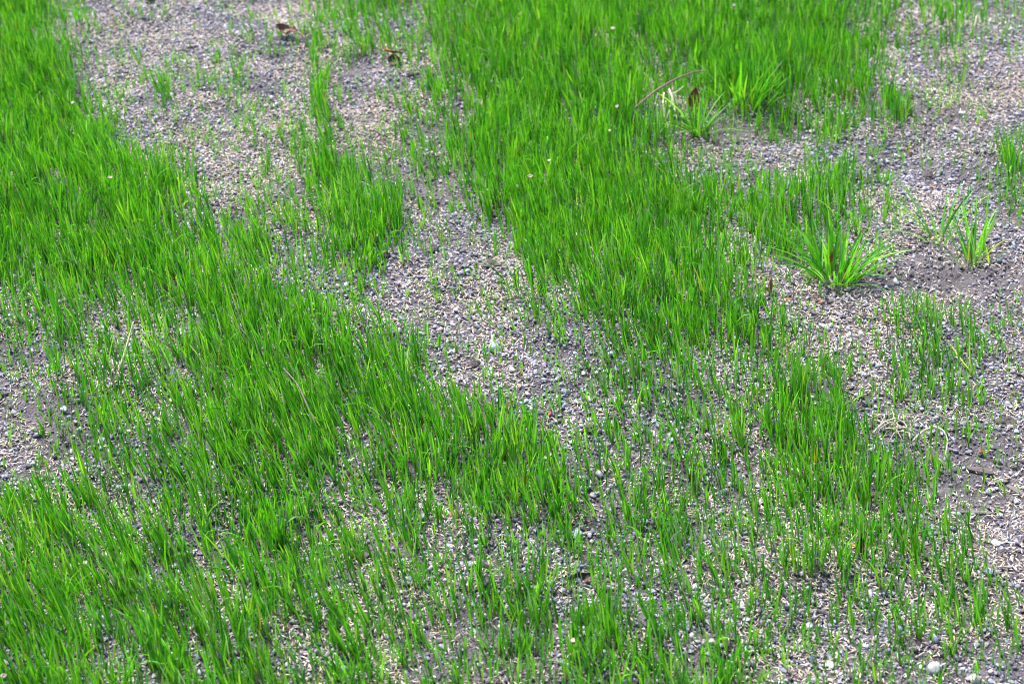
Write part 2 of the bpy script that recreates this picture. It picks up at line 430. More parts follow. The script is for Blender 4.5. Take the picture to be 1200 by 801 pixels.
bdir = rng.uniform(0, 2 * np.pi, n); bmag = np.abs(rng.normal(0, 0.085, n)); k = rng.random(n) < 0.09; bmag[k] += rng.uniform(0.2, 0.5, k.sum())
bend = np.stack([np.cos(bdir) * bmag, np.sin(bdir) * bmag], 1)
droop = np.where(k, bmag * 0.6, 0.02)
w = rng.uniform(0.00100, 0.00180, n) * (0.66 + 0.34 * (L0[idx] / 9))
tint = green(len(x))
young = np.clip(0.62 - L0 / 9, 0, 0.5)[:, None]                       # paler yellow-green: young seedlings, plus the extra light in thin grass painted in
tint = (tint * (1 - young) + np.array([[0.155, 0.40, 0.030]]) * young)[idx] * rng.uniform(0.85, 1.15, (n, 1)); base = np.where(rng.random((n, 1)) < 0.3, np.array([[0.11, 0.055, 0.030]]), np.array([[0.09, 0.16, 0.030]])) * np.ones((n, 3))  # reddish sheaths on some; other bases darkened to paint shade into the gaps
v, f, c = blades(pos, h, w, lean, bend, rng.uniform(0, 2 * np.pi, n), rng.normal(0, 0.6, n), tint, base, droop=droop)
grass = link('grass', np_mesh('grass', v, f, M_BLADE, c))
tag(grass, 'bright green young grass sprouting in patches from the gravel', 'grass', kind='stuff')

# ------------------------------------------------------------------ coarse older tufts
def tuft(pxy, n, hr, wr, spread_r, splay, label, cols=None, lean0=(0, 0), name='grass_tuft', droop_s=0.45):
    bx, by, bz = at(*pxy)
    a = rng.uniform(0, 2 * np.pi, n); rr = spread_r * np.sqrt(rng.random(n))
    p = np.stack([np.cos(a) * rr, np.sin(a) * rr, np.zeros(n)], 1)
    p[:, 2] = height(bx + p[:, 0], by + p[:, 1]) - bz - 0.001
    out = splay * rng.random(n) ** 0.8
    a2 = a + rng.normal(0, 0.5, n)
    lean = np.stack([np.cos(a2) * out + lean0[0], np.sin(a2) * out + lean0[1]], 1)
    bm = out * rng.uniform(0.1, 0.9, n)
    bend = np.stack([np.cos(a2) * bm, np.sin(a2) * bm], 1)
    h = rng.uniform(*hr, n) * (1 - 0.30 * out / max(splay, .01))
    w = rng.uniform(*wr, n)
    t = green(n, 0.04, 0.03) * 1.1 if cols is None else cols[rng.integers(0, len(cols), n)]
    v, f, c = blades(p, h, w, lean, bend, a2 + np.pi / 2 + rng.normal(0, 0.5, n), rng.normal(0, 0.5, n), t, np.tile([[0.22, 0.30, 0.10]], (n, 1)), droop=droop_s * bm)
    o = link(name, np_mesh(name, v, f, M_COARSE, c)); o.location = (bx, by, bz)
    return tag(o, label, 'grass tuft', 'coarse grass tufts')

tuft((978, 330), 95, (0.042, 0.072), (0.0018, 0.0028), 0.017, 0.85, 'largest coarse grass tuft, its broad blades splayed over bare grey soil', lean0=(0.05, 0))
tuft((1030, 320), 8, (0.030, 0.048), (0.0015, 0.0022), 0.008, 0.35, 'small upright sprig just right of the largest coarse tuft', lean0=(0.05, 0))
tuft((1100, 282), 20, (0.046, 0.076), (0.0017, 0.0025), 0.012, 0.85, 'open sprawling tuft with few long blades on seed-strewn gravel', lean0=(-0.2, 0.05))
tuft((1139, 308), 28, (0.046, 0.076), (0.0017, 0.0025), 0.013, 0.75, 'loose upright tuft at the edge of the packed soil patch', lean0=(-0.25, 0))
tuft((1160, 307), 4, (0.020, 0.034), (0.0013, 0.0018), 0.003, 0.8, 'tiny four-bladed sprig alone on packed soil', lean0=(0.0, 0))
tuft((818, 158), 32, (0.034, 0.060), (0.0019, 0.0028), 0.006, 1.0, 'star-shaped flat tuft beside the red upright leaf')
tuft((868, 122), 110, (0.044, 0.074), (0.0019, 0.0029), 0.032, 0.55, 'broad-bladed tall tuft at the upper edge of a bare patch')
tuft((560, 418), 9, (0.016, 0.028), (0.0011, 0.0016), 0.010, 0.35, 'short thin tuft beside the big pale stone')
tuft((432, 306), 5, (0.016, 0.028), (0.0026, 0.0034), 0.002, 0.9, 'yellow-green seedling with few broad leaves among gravel', cols=np.array([[0.22, 0.38, 0.03], [0.17, 0.34, 0.025]]), name='weed_seedling')

# ------------------------------------------------------------------ single stones
def stone(pxy, mm, tint, label, group=None, sub=2, flat=(0.55, 0.8), name='pebble', cat='pebble', elong=(1.0, 1.35), sink=0.22, yaw=None, mat=None):
    bx, by, bz = at(*pxy)
    v, f = rock(sub, 13, 0.016)
    s = mm / 2000.0
    v = v * np.array([s * rng.uniform(*elong), s * rng.uniform(0.75, 0.95), s * rng.uniform(*flat)])
    M = rotmats(np.array([rng.uniform(0, 6.28) if yaw is None else yaw]), rng.normal(0, 0.12, 1), rng.normal(0, 0.12, 1))[0]
    v = v @ M.T
    t = 0.92 * np.array(tint) * np.ones((len(v), 1))
    o = link(name, np_mesh(name, v, f, mat or M_STONE, t))
    o.location = (bx, by, bz - v[:, 2].min() * (1 - 2 * sink) + 0.0006)
    return tag(o, label, cat, group)

BLUE = (0.150, 0.165, 0.215); PALE = (0.32, 0.335, 0.37); GREY = (0.19, 0.19, 0.205); DARK = (0.085, 0.082, 0.092); WHITE = (0.50, 0.50, 0.50); MAUVE = (0.20, 0.175, 0.195)
G = 'single stones lying on the seeded gravel'
STONES = [
    (580, 411, 15.5, (0.38, 0.41, 0.45), 'big pale blue-white broken stone on the bare strip beside a thin tuft', dict(flat=(0.8, 0.95), elong=(0.95, 1.0))),
    (590, 418, 7, PALE, 'small pale chip touching the big pale blue-white stone', {}),
    (573, 438, 6.5, (0.30, 0.35, 0.38), 'small round pale pebble below the big pale blue-white stone', {}),
    (537, 433, 9, BLUE, 'blue-grey pebble left of the thin tuft by the big pale stone', {}),
    (414, 300, 10, PALE, 'pale blue stone under the yellow-green seedling', {}),
    (421, 306, 8, (0.24, 0.27, 0.30), 'smaller grey-blue stone touching the seedling', {}),
    (406, 335, 9, (0.34, 0.36, 0.41), 'pale narrow splinter of stone among seed below the seedling', dict(elong=(1.5, 1.7), flat=(0.45, 0.5), yaw=1.2)),
    (471, 376, 8, (0.14, 0.16, 0.25), 'strongly blue pebble at the edge of the grass on the bare strip', {}),
    (662, 461, 11, (0.19, 0.205, 0.25), 'broad flat blue-grey pebble in the middle of the bare strip', dict(flat=(0.5, 0.55))),
    (627, 428, 9.5, BLUE, 'oval blue-grey pebble uphill of the broad flat one on the bare strip', {}),
    (648, 439, 8, GREY, 'plain grey pebble between two blue-grey ones on the bare strip', {}),
    (694, 462, 8.5, DARK, 'dark pebble at the right margin of the bare strip', {}),
    (711, 523, 8.5, MAUVE, 'round mauve-grey pebble on trampled soil between grass rows', dict(elong=(0.95, 1.05), flat=(0.8, 0.9))),
    (702, 558, 10, (0.25, 0.255, 0.27), 'light grey lump beside a single leaning blade', {}),
    (755, 433, 12, DARK, 'largest dark stone, sitting at the foot of dense grass', dict(flat=(0.8, 0.9))),
    (757, 446, 8, BLUE, 'blue pebble directly below the largest dark stone', {}),
    (717, 416, 11, (0.22, 0.26, 0.29), 'grey-green flat stone half hidden by grass above the bare strip', {}),
    (541, 681, 9, (0.27, 0.26, 0.27), 'round pinkish-grey pebble on smooth soil in the lower grass', dict(flat=(0.8, 0.9))),
    (475, 684, 8, BLUE, 'left pebble of a touching blue pair in the lower grass', {}),
    (481, 679, 7, (0.13, 0.16, 0.22), 'right pebble of a touching blue pair in the lower grass', {}),
    (495, 610, 8.5, (0.17, 0.185, 0.24), 'upright blue-grey pebble left of the terracotta chip', dict(flat=(0.9, 1.0))),
    (516, 752, 8, MAUVE, 'upper pebble of a dark pair near the bottom edge', {}),
    (518, 761, 8, GREY, 'lower pebble of a dark pair near the bottom edge', {}),
    (405, 787, 10, (0.27, 0.28, 0.32), 'pale lavender stone near the bottom edge between two grass clumps', {}),
    (369, 700, 9, (0.25, 0.28, 0.34), 'pale blue flat stone right of the dark twig', {}),
    (132, 495, 7.5, (0.34, 0.34, 0.37), 'pale round pebble in thin grass below the straw stalk', {}),
    (188, 481, 7.5, (0.40, 0.42, 0.43), 'whitish pebble in thin grass below the pale sliver', {}),
    (76, 482, 10, (0.26, 0.28, 0.33), 'pale blue-grey stone at the edge of the packed soil, by a dense sprig', {}),
    (17, 485, 10, GREY, 'flat grey stone on the packed soil near the photo edge', {}),
    (246, 567, 9, (0.28, 0.28, 0.31), 'light grey stone between grass stems beneath the long green slope', {}),
    (145, 573, 14, (0.16, 0.15, 0.155), 'flat brownish-grey slab lying among thin grass', dict(flat=(0.35, 0.42), elong=(1.4, 1.6), yaw=0.1)),
    (1006, 465, 8.5, (0.20, 0.205, 0.23), 'smooth oval grey pebble alone on seed-covered ground', dict(elong=(1.3, 1.4))),
    (1062, 450, 15, (0.24, 0.25, 0.27), 'rough pale flat slab above the dry root mat', dict(flat=(0.4, 0.45))),
    (1054, 423, 8, (0.14, 0.17, 0.24), 'blue pebble above the rough pale slab', {}),
    (1012, 440, 8, (0.34, 0.35, 0.38), 'pale bluish pebble left of the rough slab', {}),
    (966, 386, 11, (0.30, 0.30, 0.33), 'pale oval pebble below the largest coarse tuft', dict(elong=(1.35, 1.45))),
    (997, 396, 11, (0.21, 0.205, 0.21), 'rounded grey stone right of the pale oval pebble', {}),
    (1009, 393, 9, (0.24, 0.24, 0.25), 'lighter grey stone touching the rounded grey one', {}),
    (1050, 332, 9.5, (0.29, 0.31, 0.35), 'pale blue pebble on packed soil right of the largest coarse tuft', {}),
    (1160, 240, 13, (0.22, 0.22, 0.26), 'long flat grey slab above the packed soil patch', dict(flat=(0.4, 0.45), elong=(1.3, 1.4), yaw=0.0)),
    (951, 156, 9.5, (0.42, 0.42, 0.42), 'white-topped stone with a dark hollow at its side', {}),
    (1127, 135, 11, (0.36, 0.32, 0.33), 'pinkish pale stone on the upper gravel', {}),
    (1121, 154, 11, (0.29, 0.27, 0.28), 'dull pinkish stone just below the pinkish pale one', {}),
    (325, 124, 9.5, (0.45, 0.45, 0.42), 'cream round pebble at the foot of a thin tuft on the upper gravel', {}),
    (1167, 637, 10, (0.44, 0.43, 0.41), 'white flake of stone on seed-strewn soil', dict(flat=(0.3, 0.35), elong=(1.3, 1.4))),
    (1180, 633, 5.5, (0.10, 0.20, 0.26), 'tiny turquoise-blue stone beside the white flake', {}),
    (1158, 671, 10, (0.29, 0.33, 0.38), 'pale blue rounded stone below the white flake', {}),
    (1094, 750, 11, (0.22, 0.24, 0.31), 'round lavender-blue pebble among the lowest sparse blades', dict(flat=(0.8, 0.9))),
    (1094, 788, 16, (0.25, 0.275, 0.265), 'large greenish-white oval pebble near the bottom edge', dict(elong=(1.1, 1.2), flat=(0.75, 0.85), yaw=1.0)),
    (1143, 798, 11, (0.30, 0.29, 0.285), 'whitish stone cut by the bottom edge of the photo', {}),
    (948, 735, 9.5, (0.34, 0.34, 0.34), 'angular whitish-grey stone in thin grass', {}),
    (1054, 738, 8.5, (0.16, 0.23, 0.26), 'teal-grey pebble between lower grass stems', {}),
    (951, 774, 8, (0.12, 0.15, 0.21), 'deep blue pebble in the lowest gravel', {}),
    (974, 782, 9, (0.38, 0.38, 0.40), 'white-grey stone right of the deep blue pebble', {}),
    (676, 629, 12, (0.20, 0.23, 0.29), 'long blue-grey pebble standing tilted between grass rows', dict(elong=(1.2, 1.3), flat=(0.7, 0.8))),
    (675, 666, 9.5, (0.18, 0.18, 0.21), 'left stone of a pair above the dark bark curl', dict(flat=(0.8, 0.9))),
    (686, 667, 9.5, (0.165, 0.17, 0.205), 'right stone of a pair above the dark bark curl', dict(flat=(0.8, 0.9))),
    (746, 677, 13, (0.23, 0.22, 0.24), 'rough grey lump on bare soil right of the bark curl', {}),
    (754, 613, 9, (0.17, 0.20, 0.25), 'blue-grey pebble above the bare soil between rows', {}),
    (815, 690, 8, (0.30, 0.30, 0.33), 'pale pebble right of the rough grey lump', {}),
    (787, 665, 8, DARK, 'dark pebble between grass rows near the rough grey lump', {}),
]
for sx, sy, mm, t, lab, kw in STONES:
    stone((sx, sy), mm * 0.80, t, lab, G, **kw)

# the other larger pebbles: as many again, coloured in four ways nothing else tells apart
KINDS4 = [((0.145, 0.155, 0.195), 'blue-grey larger pebble scattered among the seed and grass'),
          ((0.26, 0.26, 0.285), 'light grey larger pebble scattered among the seed and grass'),
          ((0.10, 0.097, 0.108), 'dark slate larger pebble scattered among the seed and grass'),
          ((0.205, 0.175, 0.160), 'brownish larger pebble scattered among the seed and grass')]
GN = ['larger blue-grey pebbles', 'larger light grey pebbles', 'larger dark slate pebbles', 'larger brownish pebbles']
made = 0
taken = [(s[0], s[1]) for s in STONES]
while made < 230:
    qx, qy = rng.uniform(5, 1195), rng.uniform(8, 795)
    lv = float(plot_level(np.array([qx]), np.array([qy - 12]))[0])
    if rng.random() < lv / 8.0 or lv > 6.2: continue
    if min((a - qx) ** 2 + (b - qy) ** 2 for a, b in taken) < 17 ** 2: continue
    kd = int(rng.choice(4, p=[.46, .26, .18, .10]))
    stone((qx, qy), rng.uniform(4.8, 6.8), np.array(KINDS4[kd][0]) * rng.uniform(0.9, 1.1), KINDS4[kd][1], GN[kd], sub=1)
    taken.append((qx, qy)); made += 1

# dark crumbly clods
M_CLOD = grainy('clod_soil', (0.062, 0.054, 0.055), rough=0.97, noise=420, lo=0.6, hi=1.4, bump=0.9, dist=0.0016, spec=0.1)
for sx, sy, mm, lab in [(276, 66, 17, 'black soil clod behind a thin tuft on the upper gravel'), (484, 89, 19, 'grey-brown soil clod just below the orange and black leaf'),
                        (388, 54, 14, 'dark soil clod on the upper gravel near the red leaf scrap'), (1050, 492, 15, 'rough soil clod above the pale root mat'),
                        (1026, 617, 17, 'dark soil clod above the dark red crumpled leaf'), (507, 293, 16, 'brown soil clod in the middle of the bare strip'),
                        (450, 300, 14, 'dark crumbly clod right of the yellow-green seedling'), (575, 311, 16, 'low soil clod at the top of the bare strip'),
                        (555, 428, 15, 'grey crumbly clod under the thin tuft'), (177, 2, 20, 'dark soil clod at the top edge of the gravel'),
                        (690, 504, 14, 'grey clod beside the lower end of the bare strip'), (1090, 207, 17, 'dark clod on the upper right gravel'),
                        (1177, 495, 18, 'grey-brown clod on the right gravel'), (395, 143, 15, 'dark clod right of the thin grass column')]:
    bx, by, bz = at(sx, sy); v, f = rock(3, 4, 0.0)
    s = mm / 2700; d = vnoise(v[:, 0] * 1.0, v[:, 1] + v[:, 2] * 1.7, 0.45, sx * 0.1, sy * 0.1) + 0.6 * vnoise(v[:, 2], v[:, 0] - v[:, 1], 0.2, sx * 0.3, 4)
    v = v * (1 + 0.5 * d[:, None]) * np.array([s * 1.2, s, s * 0.62])
    o = link('soil_clod', np_mesh('soil_clod', v, f, M_CLOD)); o.location = (bx, by, bz + s * 0.15); o.rotation_euler = (0, 0, rng.uniform(0, 6))
    tag(o, lab, 'soil clod', 'soil clods')

# ------------------------------------------------------------------ dead leaves, scraps, petals
def leaf_mesh(name, Ln, Wd, mat, curl=0.6, roll=0.5, crinkle=0.12, nU=15, nV=9, shape=1.0, jag=0.0):
    """a leaf blade of real thickness: veined outline, curled along and rolled across"""
    u = np.linspace(0, 1, nU); vv = np.linspace(-1, 1, nV)
    top = []
    for a in u:
        hw = Wd / 2 * (math.sin(math.pi * a ** (0.8 * shape)) ** 0.8 + 0.02) * (1 + jag * math.sin(a * 34))
        for b in vv:
            x_ = Ln * (a - 0.5); y_ = hw * b
            ang = roll * b * 1.6
            yy = hw * math.sin(ang) / (roll * 1.6 + 1e-6) if roll > 0.05 else y_
            zz = hw * (1 - math.cos(ang)) / (roll * 1.6 + 1e-6) if roll > 0.05 else 0
            zz += curl * Ln * (a - 0.45) ** 2 * 1.3 + crinkle * Wd * float(vnoise(x_, y_, Ln * 0.22, Ln * 5000, 3)) - 0.03 * Wd * (abs(b) < 0.15)
            top.append((x_, yy, zz))
    top = np.array(top); th = np.array([0, 0, 0.00035])
    V = np.vstack([top + th, top - th]); n = nU * nV; Fq = []
    for i in range(nU - 1):
        for j in range(nV - 1):
            a = i * nV + j
            Fq.append((a, a + nV, a + nV + 1, a + 1)); Fq.append((n + a, n + a + 1, n + a + nV + 1, n + a + nV))
    for i in range(nU - 1):
        for j in (0, nV - 1):
            a, b = i * nV + j, (i + 1) * nV + j
            Fq.append((a, b, n + b, n + a) if j else (b, a, n + a, n + b))
    for j in range(nV - 1):
        for i in (0, nU - 1):
            a, b = i * nV + j, i * nV + j + 1
            Fq.append((b, a, n + a, n + b) if i else (a, b, n + b, n + a))
    return py_mesh(name, V, Fq, mat)

def litter(name, pxy, me, rot, label, cat, group=None, lift=0.002):
    bx, by, bz = at(*pxy)
    o = link(name, me); o.rotation_euler = rot
    from mathutils import Euler, Vector
    E = Euler(rot).to_matrix()
    zmin = min((E @ vtx.co).z for vtx in me.vertices)
    o.location = (bx, by, bz - zmin + lift - 0.002)
    return tag(o, label, cat, group)

M_REDLEAF = grainy('dead_leaf_red', (0.070, 0.020, 0.016), rough=0.55, noise=300, lo=0.6, hi=1.5, bump=0.5, dist=0.0008, spec=0.4, second=(0.115, 0.042, 0.022))
M_ORANGE = grainy('dead_leaf_orange', (0.40, 0.15, 0.025), rough=0.6, noise=260, lo=0.6, hi=1.3, bump=0.4, dist=0.0006, second=(0.10, 0.03, 0.012))
M_DARKLEAF = grainy('dead_leaf_dark', (0.028, 0.018, 0.018), rough=0.6, noise=300, lo=0.6, hi=1.5, bump=0.5, dist=0.0008, second=(0.06, 0.025, 0.02))
M_RUST = grainy('dead_scrap_rust', (0.19, 0.062, 0.028), rough=0.7, noise=500, lo=0.7, hi=1.3, bump=0.4)
M_TAN = grainy('dry_straw', (0.50, 0.42, 0.27), rough=0.6, noise=500, lo=0.75, hi=1.15, bump=0.3, stretch=(1, 1, 0.2))
M_WHITE = grainy('dry_root_white', (0.40, 0.35, 0.27), rough=0.7, noise=600, lo=0.75, hi=1.1, bump=0.3)
M_PURPLE = grainy('purple_stem', (0.155, 0.075, 0.075), rough=0.55, noise=400, lo=0.75, hi=1.2, bump=0.2)
M_LILAC = grainy('lilac_stem', (0.13, 0.08, 0.10), rough=0.55, noise=400, lo=0.75, hi=1.2, bump=0.2)
M_TWIG = grainy('dark_twig', (0.045, 0.030, 0.026), rough=0.8, noise=400, bump=0.4)
M_WOOD = grainy('weathered_wood', (0.115, 0.102, 0.102), rough=0.9, noise=260, lo=0.6, hi=1.35, bump=0.7, dist=0.001, stretch=(0.25, 2.5, 2.5))
M_DARKWOOD = grainy('damp_wood', (0.085, 0.070, 0.068), rough=0.9, noise=260, lo=0.6, hi=1.35, bump=0.7, dist=0.001, stretch=(0.25, 2.5, 2.5))
M_PETAL = grainy('petal', (0.36, 0.27, 0.24), rough=0.6, noise=300, lo=0.85, hi=1.1, bump=0.1)
M_PALECHIP = grainy('pale_wood', (0.30, 0.30, 0.32), rough=0.75, noise=300, lo=0.75, hi=1.12, bump=0.5, stretch=(0.3, 2, 2))
M_TERRA = grainy('terracotta', (0.30, 0.135, 0.095), rough=0.85, noise=500, lo=0.8, hi=1.2, bump=0.3)

# the brown leaf with its stalk (two parts)
bx, by, bz = at(340, 44)
root = bpy.data.objects.new('dead_leaf', None); COL.objects.link(root); root.location = (bx, by, bz); root.rotation_euler = (0, 0, R(-22))
root.empty_display_size = 0.01
tag(root, 'curled reddish-brown dead leaf with a stalk on the upper gravel', 'dead leaf', 'dead leaves')
lb = link('leaf_blade', leaf_mesh('leaf_blade', 0.030, 0.019, M_REDLEAF, curl=0.9, roll=0.75, crinkle=0.3, jag=0.06), root); lb.location = (-0.003, 0, 0.007); lb.rotation_euler = (0.35, 0.12, 0)
v, f = tube([(0.010, 0.001, 0.007), (0.016, 0.000, 0.006), (0.021, -0.003, 0.0035), (0.027, -0.004, 0.003)], [0.0013, 0.0011, 0.001, 0.0012])
link('leaf_stalk', py_mesh('leaf_stalk', v, f, M_REDLEAF), root)

# the half orange, half black leaf (two parts)
bx, by, bz = at(462, 75)
root = bpy.data.objects.new('dead_leaf', None); COL.objects.link(root); root.location = (bx, by, bz); root.rotation_euler = (0, 0, R(-12)); root.empty_display_size = 0.01
tag(root, 'small folded dead leaf, orange above and black below', 'dead leaf', 'dead leaves')
lb = link('upper_lobe', leaf_mesh('upper_lobe', 0.024, 0.013, M_ORANGE, curl=0.5, roll=0.5, crinkle=0.25), root); lb.location = (-0.002, 0.004, 0.012); lb.rotation_euler = (-0.5, 0.1, -0.1); lb['label'] = 'orange upturned lobe'
lb = link('lower_lobe', leaf_mesh('lower_lobe', 0.019, 0.017, M_DARKLEAF, curl=0.7, roll=0.8, crinkle=0.25), root); lb.location = (0.003, -0.002, 0.005); lb.rotation_euler = (0.9, 0.1, -0.3); lb['label'] = 'black damp lobe'

DL = 'dead leaves'; SC = 'rust-coloured leaf scraps'
litter('dead_leaf', (812, 126), leaf_mesh('dead_leaf', 0.026, 0.014, M_RUST, curl=0.5, roll=0.5, crinkle=0.25), (0.5, R(-72), R(70)), 'rust-red dead leaf standing upright beside the star-shaped tuft', 'dead leaf', DL)
litter('dead_leaf', (1007, 643), leaf_mesh('dead_leaf', 0.015, 0.007, M_REDLEAF, curl=0.8, roll=0.8, crinkle=0.3), (0.4, R(-65), R(60)), 'dark red crumpled leaf standing between lower grass stems', 'dead leaf', DL)
litter('dead_leaf', (1018, 641), leaf_mesh('dead_leaf', 0.012, 0.007, M_REDLEAF, curl=0.8, roll=0.6, crinkle=0.3), (0.3, R(-15), R(20)), 'dark red leaf piece lying right of the crumpled standing leaf', 'dead leaf', DL)
litter('dead_leaf', (1001, 640), leaf_mesh('dead_leaf', 0.009, 0.005, M_ORANGE, curl=0.5, roll=0.5), (0.3, 0.2, R(130)), 'orange curl lying left of the crumpled standing leaf', 'dead leaf', DL)
litter('bark_curl', (680, 681), leaf_mesh('bark_curl', 0.024, 0.013, M_DARKLEAF, curl=0.6, roll=0.9, crinkle=0.2), (0.5, -0.15, R(14)), 'dark brown bark curl lying under two grey stones', 'bark')
litter('dead_leaf', (902, 343), leaf_mesh('dead_leaf', 0.017, 0.0045, M_RUST, curl=0.3, roll=0.5), (0.3, R(-70), R(80)), 'orange-red narrow leaf standing at the edge of dense grass', 'dead leaf', DL)
litter('dead_leaf', (921, 353), leaf_mesh('dead_leaf', 0.013, 0.006, M_RUST, curl=0.5, roll=0.5), (0.2, 0.1, 0.3), 'short rusty leaf strip lying right of the standing narrow leaf', 'dead leaf', DL)
litter('dead_leaf', (972, 322), leaf_mesh('dead_leaf', 0.012, 0.0035, M_RUST, curl=0.3, roll=0.5), (0.2, R(-75), 1.2), 'rusty leaf strip caught inside the largest coarse tuft', 'dead leaf', DL, lift=0.016)
SCRAPS = [(376, 48, 8, 'tiny dark red scrap in the thin grass column'), (471, 5, 9, 'rust scrap at the top edge of the photo'), (498, 107, 7, 'orange scrap on gravel below the folded orange leaf'),
          (327, 151, 11, 'orange-brown strip on the upper gravel below the cream pebble'), (961, 357, 9, 'dark rust scrap below the largest coarse tuft'), (955, 351, 8, 'rust scrap nearest to the largest coarse tuft'),
          (1036, 379, 9, 'dark red scrap at the left of the short grass island'), (1050, 381, 8, 'dark red scrap inside the short grass island'), (514, 281, 7, 'bright orange scrap at the top of the bare strip'),
          (531, 316, 7, 'pink-orange scrap in the middle of the bare strip'), (526, 400, 8, 'orange chip on the bare strip above the grass edge'), (645, 487, 9, 'orange chip in a dark hollow below the bare strip'),
          (610, 440, 7, 'orange scrap right of the big pale stone'), (1066, 181, 11, 'tan-orange strip on the upper right gravel'), (1103, 134, 9, 'tan scrap left of the pinkish pale stone'),
          (899, 37, 13, 'rust scrap deep in grass at the upper edge'), (227, 173, 7, 'red scrap beside the tall left grass'), (1149, 533, 9, 'rust scrap on the right gravel'), (1092, 222, 7, 'pinkish scrap on the upper right gravel'),
          (534, 82, 9, 'dull pink scrap at the edge of the upper grass')]
for sx, sy, mm, lab in SCRAPS:
    L_ = mm / 1300
    litter('leaf_scrap', (sx, sy), leaf_mesh('leaf_scrap', L_, L_ * rng.uniform(0.35, 0.6), M_RUST if rng.random() < .75 else M_REDLEAF, curl=0.6, roll=0.5, nU=8, nV=5), (rng.normal(0, .3), rng.normal(0, .3), rng.uniform(0, 6)), lab, 'leaf scrap', SC, lift=0.004)
stone((533, 604), 9.5, (0.27, 0.14, 0.105), 'flat terracotta chip lying in the lower grass', None, name='terracotta_chip', cat='chip', flat=(0.5, 0.6))
stone((572, 663), 10, (0.36, 0.26, 0.235), 'pinkish stone chip right of the lower grass gap', G)

PETALS = [(718, 30, 8, 0.035, 'pinkish-white petal caught in the upper grass'), (723, 121, 7, 0.035, 'small white petal on dense grass left of the purple stem'), (860, 3, 7, 0.04, 'pink petal at the top edge of the photo'),
          (621, 210, 9, 0.035, 'cream petal on the left side of the central grass'), (644, 193, 6, 0.04, 'tiny pale petal right of the cream one in central grass'), (129, 211, 7, 0.045, 'pale pink petal in the dense left grass'),
          (86, 121, 7, 0.04, 'whitish petal at the upper left grass'), (564, 120, 10, 0.01, 'white petal lying at the left margin of the central grass'), (715, 150, 8, 0.03, 'beige flake on the central grass'),
          (4, 795, 8, 0.03, 'cream petal at the lower left corner'), (100, 665, 7, 0.03, 'white sliver in the lower left grass'), (671, 750, 8, 0.02, 'cream petal in the lower middle grass'),
          (606, 222, 6, 0.02, 'pink-tinged flake at the bottom of the cream petal')]
for sx, sy, mm, up, lab in PETALS:
    L_ = mm / 1300
    # caught on the blades: the photo place is that of the petal itself, held `up` above the soil
    k = (CAM_H - up) / CAM_H; bx, by, _ = at(sx, sy)
    o = link('fallen_petal', leaf_mesh('fallen_petal', L_, L_ * 0.55, M_PETAL, curl=0.5, roll=0.4, nU=8, nV=5)); o.location = (bx * k, by * k, float(height(bx * k, by * k)) + up)
    o.rotation_euler = (rng.uniform(0.3, 0.9), rng.normal(0, .3), rng.uniform(-1.5, 1.5)); tag(o, lab, 'petal', 'fallen petals')

# ------------------------------------------------------------------ stems, roots, wood
def strand(name, pts, rad, mat, label, cat, group=None, sides=7):
    """pts: (photo x, photo y of the foot, height above soil) smoothed into a tube"""
    P = []
    for a, b, up in pts:
        X, Y, Z = at(a, b); P.append((X, Y, Z + up))
    P = np.array(P); t = np.linspace(0, len(P) - 1, len(P) * 6)
    out = np.stack([np.interp(t, np.arange(len(P)), P[:, i]) for i in range(3)], 1)
    for _ in range(4): out[1:-1] = (out[:-2] + 2 * out[1:-1] + out[2:]) / 4
    o0 = out[0].copy(); out -= o0
    rr = np.interp(np.linspace(0, 1, len(out)), np.linspace(0, 1, len(np.atleast_1d(rad))), np.atleast_1d(rad))
    v, f = tube(out, rr, sides)
    o = link(name, py_mesh(name, v, f, mat)); o.location = o0
    return tag(o, label, cat, group)
strand('dry_twig', [(742, 158, 0.032), (765, 146, 0.040), (790, 133, 0.042), (812, 124, 0.042), (826, 120, 0.038)], [0.0007, 0.0010, 0.0009, 0.0006], M_PURPLE, 'purple-brown dry stem arching across the upper grass', 'dry twig', 'dry stems')
strand('straw_stalk', [(136, 446, 0.002), (146, 436, 0.014), (155, 425, 0.026), (162, 420, 0.038)], [0.0009, 0.0009, 0.0008, 0.0006], M_TAN, 'pale straw stalk leaning in thin grass', 'straw', 'dry stems')
strand('dry_twig', [(336, 478, 0.040), (352, 490, 0.034), (362, 505, 0.026), (374, 520, 0.014)], [0.0005, 0.0007, 0.0008, 0.0007], M_LILAC, 'lilac dry stem slanting through the dense left grass', 'dry twig', 'dry stems')
strand('dark_twig', [(334, 722, 0.004), (341, 712, 0.014), (348, 704, 0.022), (353, 702, 0.030)], [0.0011, 0.0010, 0.0009, 0.0006], M_TWIG, 'thin dark twig leaning among lower grass', 'twig', 'dry stems')
strand('straw_stalk', [(1140, 42, 0.001), (1141, 40, 0.012), (1142, 37, 0.02)], [0.0012, 0.001, 0.0008], M_TAN, 'short tan stalk on the upper right gravel', 'straw', 'dry stems')
strand('fallen_grass', [(1112, 417, 0.012), (1120, 425, 0.009), (1130, 433, 0.005), (1141, 441, 0.002)], [0.0003, 0.0007, 0.0008, 0.0006], grainy('yellow_blade', (0.30, 0.40, 0.03), rough=0.5, noise=300), 'bright yellow-green fallen blade across the short grass island', 'grass blade', None)
strand('fallen_grass', [(1131, 418, 0.028), (1134, 424, 0.015), (1136, 432, 0.002)], [0.0003, 0.0007, 0.0006], grainy('yellow_blade_dull', (0.22, 0.34, 0.03), rough=0.5, noise=300), 'short yellowish blade standing by the bright fallen one', 'grass blade', None)

